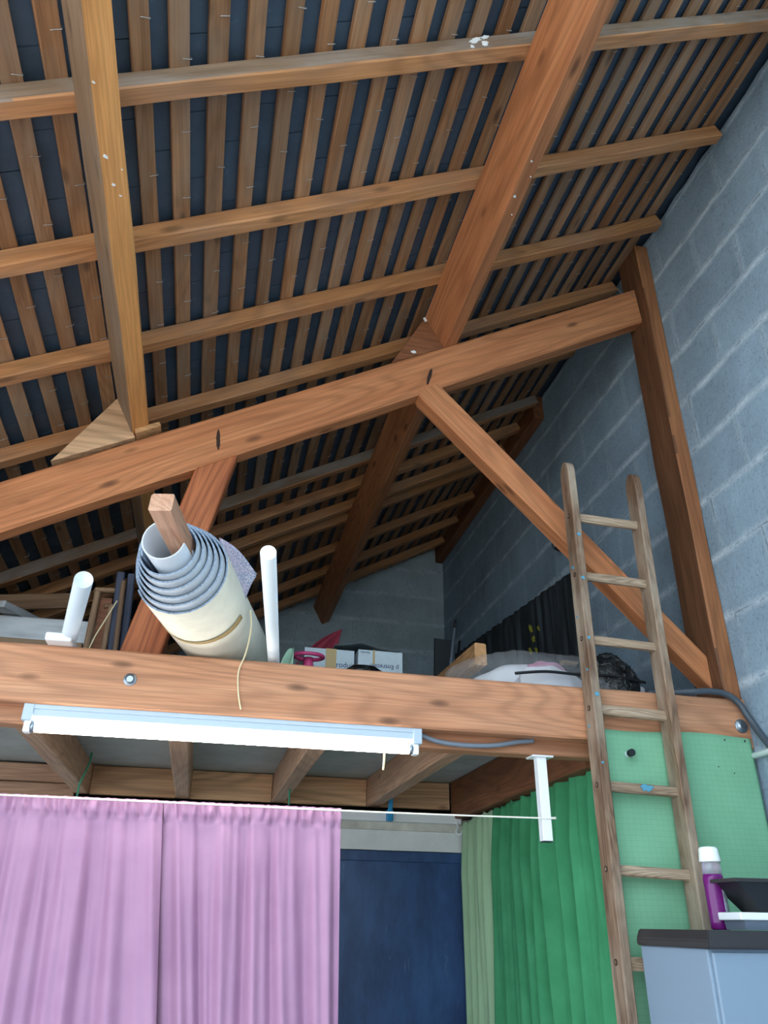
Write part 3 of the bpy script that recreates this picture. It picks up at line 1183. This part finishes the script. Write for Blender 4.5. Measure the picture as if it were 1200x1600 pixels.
blob('paint_spot', rungs[4].parent.location * 0 + (LB + RB) / 2 + dL * 4 + Vector((.012, -.0150, .002)), SP, .036, M['blue_paint'], lad, .42, seed=21, xdir=Vector((1, 0, 0)))
rs = random.Random(5)
for k in range(9):
    t = .35 + k * .42 + rs.uniform(-.1, .1)
    c = LB + dL * t
    if k % 2:
        blob('paint_spot', Vector((c.x - .0335, c.y + rs.uniform(-.02, .02), c.z)), Vector((-1, 0, 0)), .008 + rs.random() * .006, M['blue_paint'], lad, .6, seed=40 + k)
    else:
        blob('paint_spot', Vector((c.x - .02 + rs.uniform(-.006, .006), c.y - .0395, c.z)), SP, .006 + rs.random() * .005, M['blue_paint'], lad, 1., seed=40 + k)

# ------------------------------------------------------------------ cabinet and the things on it
cab = empty('cabinet', P(1.645, 2.26, -1.6), 'grey plastic cabinet with a black top below the ladder', 'cabinet')
box('body', (1.343, 2.088, 0.), (1.950, 2.434, 1.556), M['cabinet'], cab, .004)
dr = box('door', (1.352, 2.076, .03), (1.645, 2.0885, 1.548), M['cabinet'], cab, .004)
box('handle', (1.615, 2.062, .85), (1.635, 2.0775, .99), M['black'], dr, .002)
dr = box('door', (1.650, 2.076, .03), (1.945, 2.0885, 1.548), M['cabinet'], cab, .004)
box('handle', (1.660, 2.062, .85), (1.680, 2.0775, .99), M['black'], dr, .002)


def cab_top():
    bm = bmesh.new()
    lo = [(-.312, -.200), (.312, -.200), (.312, .176), (-.312, .176)]
    z = [(1.0, 1.556), (1.0, 1.574), (.972, 1.5995)]
    rings = [[bm.verts.new((x * f, y * f, zz)) for x, y in lo] for f, zz in z]
    for i in range(2):
        for k in range(4):
            bm.faces.new((rings[i][k], rings[i][(k + 1) % 4], rings[i + 1][(k + 1) % 4], rings[i + 1][k]))
    bm.faces.new(rings[0][::-1])
    bm.faces.new(rings[-1])
    bmesh.ops.bevel(bm, geom=bm.edges[:], offset=.003, segments=2, affect='EDGES')
    return bm


link('top', cab_top(), M['gloss_black'], cab)

bt = empty('bottle', P(1.497, 2.235, 0.0), 'purple cleaning fluid bottle with a white cap on the grey cabinet', 'bottle')
lathe('body', [(.026, .0), (.031, .004), (.032, .02), (.032, .115), (.0325, .135), (.031, .145)], M['purple_liquid'], P(1.497, 2.235, 0.0), bt, sx=.95, sy=.8)
lathe('neck', [(.0305, .145), (.030, .165), (.029, .178), (.027, .180)], M['clear_plastic'], P(1.497, 2.235, 0.0), bt, sx=.95, sy=.8)
lathe('cap', [(.0305, .178), (.031, .182), (.029, .198), (.0275, .214), (.024, .219), (.012, .2205)], M['cap_white'], P(1.497, 2.235, 0.0), bt)
# label wrapped over the right of the front face


def label_fn(u, v):
    a = math.radians(-78 + 62 * u)
    return P(1.497 + .0327 * .95 * math.cos(a), 2.235 + .0327 * .8 * math.sin(a), .030 + .085 * v)


sheet('label', label_fn, 12, 2, M['label_grey'], bt.location.copy(), bt, thick=.0006)

tb = empty('plastic_box', P(1.56, 2.155, 0.0), 'low smoky plastic box with a white rim, in front of the purple bottle', 'box')
bm = bmesh.new()
lo = [(-.075, -.05), (.17, -.05), (.17, .045), (-.075, .045)]
ra = [bm.verts.new((x * .96, y * .94, .001)) for x, y in lo]
rb = [bm.verts.new((x, y, .024)) for x, y in lo]
rc = [bm.verts.new((x * .97, y * .94, .024)) for x, y in lo]
rd = [bm.verts.new((x * .94, y * .9, .004)) for x, y in lo]
for A, B in ((ra, rb), (rb, rc), (rc, rd)):
    for k in range(4):
        bm.faces.new((A[k], A[(k + 1) % 4], B[(k + 1) % 4], B[k]))
bm.faces.new(ra[::-1])
bm.faces.new(rd)
link('body', bm, M['smoke_plastic'], tb)
bm = bmesh.new()
bm_box(bm, -.088, .178, -.055, .05, .0245, .044, .003)
link('rim', bm, M['white'], tb)

tr = empty('tray', P(1.61, 2.17, .044), 'black paint tray with a flared lip on the white rimmed box', 'tray')
bm = bmesh.new()
lo = [(-.048, -.045), (.13, -.045), (.13, .045), (-.048, .045)]
ra = [bm.verts.new((x, y, .0005)) for x, y in lo]
rb = [bm.verts.new((x + (-.074 if x < 0 else .02), y * 1.35, .077)) for x, y in lo]
rc = [bm.verts.new((v.co.x * .985, v.co.y * .95, .077)) for v in rb]
rd = [bm.verts.new((v.co.x * .97, v.co.y * .92, .004)) for v in ra]
for A, B in ((ra, rb), (rb, rc), (rc, rd)):
    for k in range(4):
        bm.faces.new((A[k], A[(k + 1) % 4], B[(k + 1) % 4], B[k]))
bm.faces.new(ra[::-1])
bm.faces.new(rd)
link('body', bm, M['black'], tr)
bm = bmesh.new()
for x0, x1, y0, y1 in ((-.136, .16, -.070, -.0605), (-.136, .16, .0605, .070), (-.136, -.122, -.0605, .0605), (.15, .16, -.0605, .0605)):
    bm_box(bm, x0, x1, y0, y1, .076, .086, .001)
link('lip', bm, M['gloss_black'], tr)

# ------------------------------------------------------------------ carpet roll with its core
AX0 = P(-.190, 2.01, .930)
AX1 = P(-.047, 2.60, .932)
ad = (AX1 - AX0).normalized()
roll = empty('carpet_roll', AX0, 'cream backed blue grey carpet roll sticking out over the loft edge', 'carpet')
RM = frame(AX0, AX0 + ad, Vector((0, 0, 1)))       # local X runs back along the roll
TURNS, R_IN, R_OUT, THK = 6.0, .074, .141, .0052
PH0 = math.radians(-25)


def spiral_front(f):
    return .012 + .175 * f ** 1.25


def carpet():
    bm = bmesh.new()
    n = int(TURNS * 44)
    xs = [0, .006, .03, .1, .2, .35, .6, 1.0, 1.9]
    prev = None
    for i in range(n + 1):
        f = i / n
        r = R_IN + (R_OUT - R_IN) * f
        a = PH0 + 2 * math.pi * TURNS * f
        x0 = spiral_front(f) + .006 * noise.noise(Vector((i * .13, 0, 0))) + .003 * noise.noise(Vector((i * .9, 0, 4)))
        cs, sn = math.cos(a), math.sin(a)
        outer = [bm.verts.new((x0 + (1.12 - x0) * x / 1.9, (r + THK / 2) * cs, (r + THK / 2) * sn)) for x in xs]
        inner = [bm.verts.new((x0 + (1.12 - x0) * x / 1.9, (r - THK / 2) * cs, (r - THK / 2) * sn)) for x in xs]
        cur = (outer, inner)
        if prev:
            for k in range(len(xs) - 1):
                q = bm.faces.new((prev[0][k], prev[0][k + 1], outer[k + 1], outer[k]))
                q.smooth = True
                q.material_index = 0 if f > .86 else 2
                q = bm.faces.new((prev[1][k], inner[k], inner[k + 1], prev[1][k + 1]))
                q.smooth = True
                q.material_index = 1
            q = bm.faces.new((prev[0][0], outer[0], inner[0], prev[1][0]))
            q.material_index = 1
            bm.faces.new((prev[0][-1], prev[1][-1], inner[-1], outer[-1])).material_index = 1
        else:
            for k in range(len(xs) - 1):
                bm.faces.new((outer[k], outer[k + 1], inner[k + 1], inner[k])).material_index = 1
        prev = cur
    for k in range(len(xs) - 1):
        bm.faces.new((prev[0][k], prev[1][k], prev[1][k + 1], prev[0][k + 1])).material_index = 1
    return bm


cp = link('carpet', carpet(), None, roll, mats=[M['backing'], M['pile_edge'], M['backing_blue']])
cp.matrix_basis = Matrix.Translation(-AX0) @ RM


# peeled corner on the right hand side: pile side turned to the viewer
FA, FB, FC = P(-.052, 2.2, 1.058), P(.030, 2.5, .868), P(.076, 2.35, 1.012)



def flap_fn(u, v):
    p = FA.lerp(FB, u)
    q = FC
    bend = Vector((0, 0, .02 * math.sin(v * math.pi)))
    return p.lerp(q, v * (1 - .04 * math.sin(u * 9))) + bend


fl = sheet('flap', flap_fn, 16, 14, M['pile'], roll.location.copy(), roll, thick=.007)


def band_fn(u, v):
    a = math.radians(-160 + 140 * u)
    r = R_OUT + THK / 2 + .0012
    return RM @ Vector((.42 + .03 * v * (u ** .8) + .004, -r * math.cos(a), r * math.sin(a)))


sheet('tape_band', band_fn, 40, 3, M['tan'], roll.location.copy(), roll, thick=.0008)
tie = tube('string', [RM @ Vector((.50, -.150, -.005)), RM @ Vector((.53, -.152, -.06)), P(.075, 2.53, .80), P(.058, 2.543, .74), P(.062, 2.544, .68), P(.070, 2.542, .64), P(.078, 2.541, .612)], .0028, M['cream_cord'], n=7)
tag(tie, 'frayed cream string hanging from the carpet roll over the front beam', 'string')

core = pipe('carpet_core', AX0 + ad * -.03, AX0 + ad * 1.10, .0615, .0045, M['grey_pipe'], n=36)
tag(core, 'pale grey pipe forming the core inside the carpet roll', 'pipe')
o = bar('timber_post', P(-.200, 1.80, .949), AX0 + ad * 1.0 + Vector((0, 0, -.020)), .060, .049, M['core_wood'], seg=14, jit=.0015, cham=.004)
tag(o, 'square timber sticking out of the pipe in the carpet roll', 'post')

# pipes lying over the beam
o = pipe('pipe', P(.082, 1.765, .822), P(.315, 3.9, .81), .0205, .002, M['white'], closed=True)
tag(o, 'bright white round ended pipe pointing out over the loft beam', 'pipe')
o = pipe('pipe', P(-.402, 2.09, .832), P(-.66, 3.35, .79), .0255, .002, M['grey_pipe'], closed=True)
tag(o, 'grey white plastic pipe at left leaning out over the loft beam', 'pipe')
bm = bmesh.new()
bm_box(bm, -.041, .041, 0, .9, 0, .027, .006)
o = link('trunking', bm, M['white'], loc=P(-.519, 2.50, .7815))
tag(o, 'white flat trunking end resting on the beam beside the grey pipe', 'trunking')
o = tube('cord', [P(-.555, 3.1, .80), P(-.50, 3.05, .98), P(-.44, 3.03, 1.13)], .003, M['cream_cord'], n=6, curve=False)
tag(o, 'thin slanting cord between the grey pipe and the dark posts', 'cord')

# ------------------------------------------------------------------ clutter on the loft, left
ZF = .748
o = bar('board', P(-1.6, 3.2, 1.035), P(-.520, 3.26, 1.058), .03, .095, M['dusty'], seg=10, jit=.003)
tag(o, 'broad whitewashed board lying on edge behind the grey pipe', 'board')
o = bar('board', P(-.905, 3.12, 1.105), P(-.70, 3.9, 1.20), .075, .03, M['dusty'], seg=6, jit=.004)
tag(o, 'short dusty plank end on top of the whitewashed board', 'board')
o = bar('board', P(-1.6, 3.42, 1.135), P(-.655, 3.46, 1.275), .03, .07, M['lath'], seg=8)
tag(o, 'brown plank slanting behind the whitewashed board', 'board')
o = box('crate', (-1.5, 3.16, ZF + Z0 + .001), (-.56, 3.6, .985 + Z0), M['cardboard'])
tag(o, 'brown box carrying the whitewashed boards, behind the beam at left', 'box')
fr = empty('wooden_frame', P(-.50, 3.1, ZF), 'standing pale wooden frame left of the dark posts', 'frame')
for a, b, w in (((-.530, 3.1, ZF + .001), (-.530, 3.1, 1.185), .024), ((-.470, 3.12, ZF + .001), (-.470, 3.12, 1.14), .022), ((-.544, 3.1, 1.192), (-.45, 3.14, 1.214), .02), ((-.50, 3.11, 1.13), (-.45, 3.13, 1.142), .016)):
    q = bar('rail' if a[2] > 1 else 'upright', P(*a), P(*b), w, .03, M['lath'], Vector((0, 1, 0)), fr, seg=4)
bx = bmesh.new()
bm_box(bx, -.018, .028, .012, .04, .0, .42)
link('panel', bx, M['dark_beam'], fr)
for x, y, zt, m, l in ((-.452, 3.08, 1.27, 'blue_post', 'dark blue grey post, left of a pair by the carpet roll'), (-.412, 3.10, 1.275, 'blue_post', 'dark blue grey post, right of a pair by the carpet roll'), (-.434, 3.06, 1.225, 'lath', 'pale lath standing between the two dark posts')):
    o = bar('lath' if m == 'lath' else 'post', P(x + .03, y, ZF + .001), P(x, y, zt), .03 if m != 'lath' else .018, .03, M[m], Vector((0, 1, 0)), seg=6)
    tag(o, l, 'post')

# ------------------------------------------------------------------ clutter on the loft, middle
o = box('storage_crate', (.30, 3.28, ZF + Z0 + .001), (.84, 3.66, .925 + Z0), M['cardboard'])
tag(o, 'low brown box under the two white cartons', 'box')


def text(name, s, size, m, mat, parent):
    cu = bpy.data.curves.new(name, 'FONT')
    cu.body = s
    cu.size = size
    cu.align_x = 'CENTER'
    cu.align_y = 'CENTER'
    cu.extrude = .0004
    t = bpy.data.objects.new(name, cu)
    COL.objects.link(t)
    dg = bpy.context.evaluated_depsgraph_get()
    me = bpy.data.meshes.new_from_object(t.evaluated_get(dg))
    COL.objects.unlink(t)
    bpy.data.objects.remove(t)
    o = bpy.data.objects.new(name, me)
    me.materials.clear()
    me.materials.append(mat)
    COL.objects.link(o)
    o.parent = parent
    o.matrix_basis = Matrix.Translation(-parent_origin(parent)) @ m
    return o


UPX = Matrix.Rotation(math.pi / 2, 4, 'X')
c1 = empty('carton', P(.49, 3.45, .926), 'white carton with brown tape behind the pink toy', 'box')
box('body', (.355, 3.30, .926 + Z0), (.583, 3.60, 1.093 + Z0), M['white_card'], c1, .003)
box('tape', (.452, 3.297, .94 + Z0), (.500, 3.2995, 1.0935 + Z0), M['tan'], c1, 0)
text('print', 'Produits', .034, Matrix.Translation(P(.54, 3.2985, 1.022)) @ UPX, M['ink'], c1)
c2 = empty('carton', P(.705, 3.45, .926), 'white carton with blue upside down print beside the bare block wall', 'box')
box('body', (.600, 3.30, .926 + Z0), (.808, 3.60, 1.103 + Z0), M['white_card'], c2, .003)
box('tape', (.668, 3.297, 1.035 + Z0), (.677, 3.2995, 1.1035 + Z0), M['tan'], c2, 0)
text('print', "p Entretien", .030, Matrix.Translation(P(.722, 3.2985, 1.030)) @ UPX @ Matrix.Rotation(math.pi, 4, 'Z'), M['ink'], c2)
text('print', 'Entretien', .012, Matrix.Translation(P(.632, 3.2985, 1.090)) @ UPX @ Matrix.Rotation(math.pi, 4, 'Z'), M['ink'], c2)
# grey film folded over both cartons


def film_fn(u, v):
    x = .49 + .30 * u
    y = 3.285 + .3 * v
    hump = .020 * math.exp(-((x - .615) / .06) ** 2) + .004
    return P(x, y, 1.106 + hump * (1 - .3 * v) - .012 * (x > .66) * (x - .66) * 8 * .4 + .004 * noise.noise(Vector((x * 20, y * 10, 1))))


o = sheet('plastic_wrap', film_fn, 40, 10, M['grey_film'], P(.65, 3.4, 1.10), thick=.003)
tag(o, 'dark grey plastic sheet draped over the tops of the white cartons', 'sheet')


def cone_fn(u, v):
    # pointed fold of cloth, wide at the base and drawn out to a tip at the upper right
    base = P(.345 + .19 * u, 3.66 + .07 * math.sin(u * math.pi), 1.10)
    tip = P(.583, 3.70, 1.335)
    w = v
    p = base.lerp(tip, w)
    bulge = math.sin(w * math.pi) * .045 * (1 - u)
    return p + Vector((-bulge * .35, .015 * math.sin(u * 14) * (1 - w), bulge * .5))


o = sheet('red_cloth', cone_fn, 24, 20, M['red_cloth'], P(.45, 3.68, 1.10), thick=.006)
tag(o, 'maroon cloth drawn up to a point behind the white cartons', 'cloth')
pk = empty('toy', P(.355, 3.12, .93), 'pink plastic toy stand in front of the white carton', 'toy')
lathe('stem', [(.032, -.18), (.030, .0), (.020, .03), (.022, .055)], M['pink'], P(.355, 3.12, .93), pk, n=18)
bm = bmesh.new()
ringp = [Vector((.062 * math.cos(2 * math.pi * k / 28), .045 * math.sin(2 * math.pi * k / 28), .062)) for k in range(29)]
bm_tube(bm, ringp, .0085, 8, cap=False)
link('ring', bm, M['pink'], pk)
lf = empty('leaf_toy', P(.245, 2.95, .75), 'pale green plastic leaf shape just right of the white pipe', 'toy')


def leaf_fn(u, v):
    x = .212 + .058 * u
    return P(x, 2.95 + .02 * math.cos(v * 3) + .02 * u, .75 + (.10 + .115 * math.sin(min(1, u * 1.15) * math.pi / 2)) * v)


sheet('leaf', leaf_fn, 10, 10, M['mint'], lf.location.copy(), lf, thick=.004)


def leaf2(u, v):
    x = .250 + .022 * u
    return P(x, 2.935 - .015 * u, .75 + (.11 + .10 * u) * v)


sheet('leaf', leaf2, 6, 6, M['mint'], lf.location.copy(), lf, thick=.004)
bag = lathe('dark_bag', [(.02, 0), (.10, .02), (.12, .08), (.11, .15), (.05, .188), (.01, .192)], M['black_film'], P(.575, 3.02, ZF + .001), sx=1., sy=.5)
tag(bag, 'low black bag in front of the white cartons', 'bag')

# ------------------------------------------------------------------ clutter on the loft, right
o = bar('panel', P(1.335, 4.47, ZF + .004), P(1.375, 4.52, 1.62), .12, .018, M['dark_board'], Vector((0, -1, .1)), seg=4)
tag(o, 'dark panel leaning in the far corner of the loft', 'panel')
um = empty('rod', P(1.29, 4.3, ZF), 'grey rod with a black tip leaning in the far corner of the loft', 'rod')
tube('shaft', [P(1.262, 4.3, ZF + .01), P(1.390, 4.32, 1.63)], .010, M['conduit'], um, curve=False)
tube('tip', [P(1.390, 4.32, 1.63), P(1.399, 4.321, 1.685)], .008, M['black'], um, curve=False)
o = tube('rod', [P(1.305, 4.32, ZF + .01), P(1.43, 4.35, 1.56)], .007, M['black'], curve=False)
tag(o, 'thin black rod leaning right of the grey rod in the far corner', 'rod')
o = bar('timber_offcut', P(1.043, 2.90, .992), P(.985, 4.1, .985), .052, .094, M['offcut'], seg=8)
tag(o, 'sawn timber offcut end sticking out beside the plastic bag', 'timber')
o = box('low_box', (.95, 3.2, ZF + Z0 + .001), (1.10, 4.0, .936 + Z0), M['cardboard'])
tag(o, 'low box under the sawn timber offcut', 'box')


def cloth_fn(u, v):
    y = 3.74 + 2.3 * u
    zt = 1.77 + .09 * (y - 3.0) + .012 * noise.noise(Vector((y * 9, 1, 2)))
    z = zt + (ZF + .005 - zt) * v
    return P(1.950 + .014 * math.sin(y * 55 + 2 * noise.noise(Vector((y * 4, z, 2)))) * (.4 + .6 * v) - .006, y, z)


o = sheet('wall_cloth', cloth_fn, 260, 16, M['black_cloth'], P(1.945, 4.5, ZF), thick=.002)
tag(o, 'black pleated cloth hung along the block wall at the back of the loft', 'cloth')
yl = plain('yellow_print', (176, 170, 50), .8)
for k, (y, z, s) in enumerate(((4.39, 1.70, .05), (4.36, 1.62, .045), (4.42, 1.56, .04), (4.33, 1.54, .035), (4.27, 1.66, .03))):
    blob('flower_print', P(1.928, y, z), Vector((-1, 0, 0)), s, yl, o, .5, seed=70 + k)
o = empty('wall_lamp', P(1.965, 3.9, 2.07), 'small silver bulb on the block wall left of the ladder', 'lamp')
bm = bmesh.new()
bmesh.ops.create_uvsphere(bm, u_segments=16, v_segments=10, radius=.022)
q = link('bulb', bm, M['steel'], o, smooth=True)
q.location = (-.045, 0, 0)
bm = bmesh.new()
bm_tube(bm, [Vector((.008, 0, -.02)), Vector((-.02, 0, -.02)), Vector((-.045, 0, -.012))], .018, 12)
link('holder', bm, M['black'], o)


def lump(name, c, r, mat, parent, seed, amp=.14, sub=5, wr=0.):
    bm = bmesh.new()
    bmesh.ops.create_icosphere(bm, subdivisions=sub, radius=1.)
    for v in bm.verts:
        n = v.co.normalized()
        f = 1 + amp * noise.noise(n * 2.0 + Vector((seed, 0, 0))) + wr * abs(noise.noise(n * 7 + Vector((0, seed, 0))))
        v.co = Vector((n.x * r[0] * f, n.y * r[1] * f, max(n.z * r[2] * f, -r[2] * .75)))
    off = c - (parent_origin(parent) if parent else Vector())
    return link(name, bm, mat, parent, smooth=True, loc=off)


pil = lump('pillow', P(1.27, 3.00, .865), (.26, .16, .115), M['pillow'], None, 3.3, .12)
tag(pil, 'pale pillow packed inside the clear plastic bag', 'pillow')
pc = lump('pink_cloth', P(1.33, 2.92, .93), (.10, .07, .055), M['pinkcloth'], None, 6.1, .2)
tag(pc, 'pink cloth packed inside the clear plastic bag', 'cloth')
pw = lump('white_cloth', P(1.30, 2.82, .845), (.15, .06, .09), M['pillow'], None, 8.2, .15)
tag(pw, 'white cloth low in the front of the clear plastic bag', 'cloth')
pb = lump('plastic_bag', P(1.32, 2.94, .875), (.43, .20, .142), M['film'], None, 1.7, .12, wr=.06)
tag(pb, 'crumpled clear plastic bag of bedding on the loft beside the ladder', 'bag')
db = lump('black_bag', P(1.575, 2.88, .88), (.135, .13, .14), M['black_film'], None, 9.4, .14, wr=.1)
tag(db, 'shiny black bag seen between the ladder stiles, inside the clear plastic bag', 'bag')
wb = lump('white_bundle', P(1.685, 2.86, .845), (.055, .05, .062), M['pillow'], None, 5.2, .2)
tag(wb, 'small white bundle right of the black bag', 'bundle')
sb = tube('cord', [P(1.12, 2.73, .868), P(1.25, 2.73, .885), P(1.40, 2.735, .885), P(1.55, 2.745, .893), P(1.70, 2.77, .885)], .006, M['black'])
tag(sb, 'black cord stretched along the front of the plastic bags', 'cord')
sp = bar('lath', P(1.475, 3.05, 1.035), P(1.60, 3.08, 1.04), .03, .02, M['lath'], seg=4)
tag(sp, 'short yellowish lath lying on the black bag', 'lath')

# ------------------------------------------------------------------ light, camera, view
w = bpy.data.worlds.new('daylight')
SC.world = w
w.use_nodes = True
nt = w.node_tree
bg = nt.nodes['Background']
bg.inputs[0].default_value = (.74, .88, 1.0, 1)
bg.inputs[1].default_value = 2.3

sun = bpy.data.lights.new('sun', 'SUN')
sun.energy = 7.
sun.angle = math.radians(2)
sun.color = (1., .95, .88)
so = bpy.data.objects.new('sun', sun)
COL.objects.link(so)
so.rotation_euler = Vector((.55, -.42, -.75)).to_track_quat('-Z', 'Y').to_euler()

cam = bpy.data.cameras.new('camera')
co = bpy.data.objects.new('camera', cam)
COL.objects.link(co)
cam.sensor_fit = 'VERTICAL'
cam.sensor_height = 24
cam.lens = 1190.1 / 1600 * 24
cam.clip_start = .02
yaw, pitch, roll_ = .211755, .496406, .0157497
cy, sy, cp_, sp_, cr, sr_ = math.cos(yaw), math.sin(yaw), math.cos(pitch), math.sin(pitch), math.cos(roll_), math.sin(roll_)
Ry = Matrix(((cy, -sy, 0), (sy, cy, 0), (0, 0, 1)))
B0 = Matrix(((1, 0, 0), (0, 0, -1), (0, 1, 0)))
Rp = Matrix(((1, 0, 0), (0, cp_, sp_), (0, -sp_, cp_)))
Rr = Matrix(((cr, -sr_, 0), (sr_, cr, 0), (0, 0, 1)))
Rc = Rr @ Rp @ B0 @ Ry                       # world -> camera (x right, y down, z forward)
mw = Matrix((Rc[0], -Rc[1], -Rc[2])).transposed().to_4x4()
mw.translation = Vector((0, 0, Z0))
co.matrix_world = mw
SC.camera = co

vs = SC.view_settings
vs.view_transform = 'Standard'
vs.look = 'None'
vs.exposure = .9
vs.gamma = 1.
vs.use_curve_mapping = False
SC.cycles.max_bounces = 10
SC.cycles.diffuse_bounces = 6
SC.cycles.transparent_max_bounces = 12
SC.cycles.use_denoising = True
SC.cycles.sample_clamp_indirect = 6
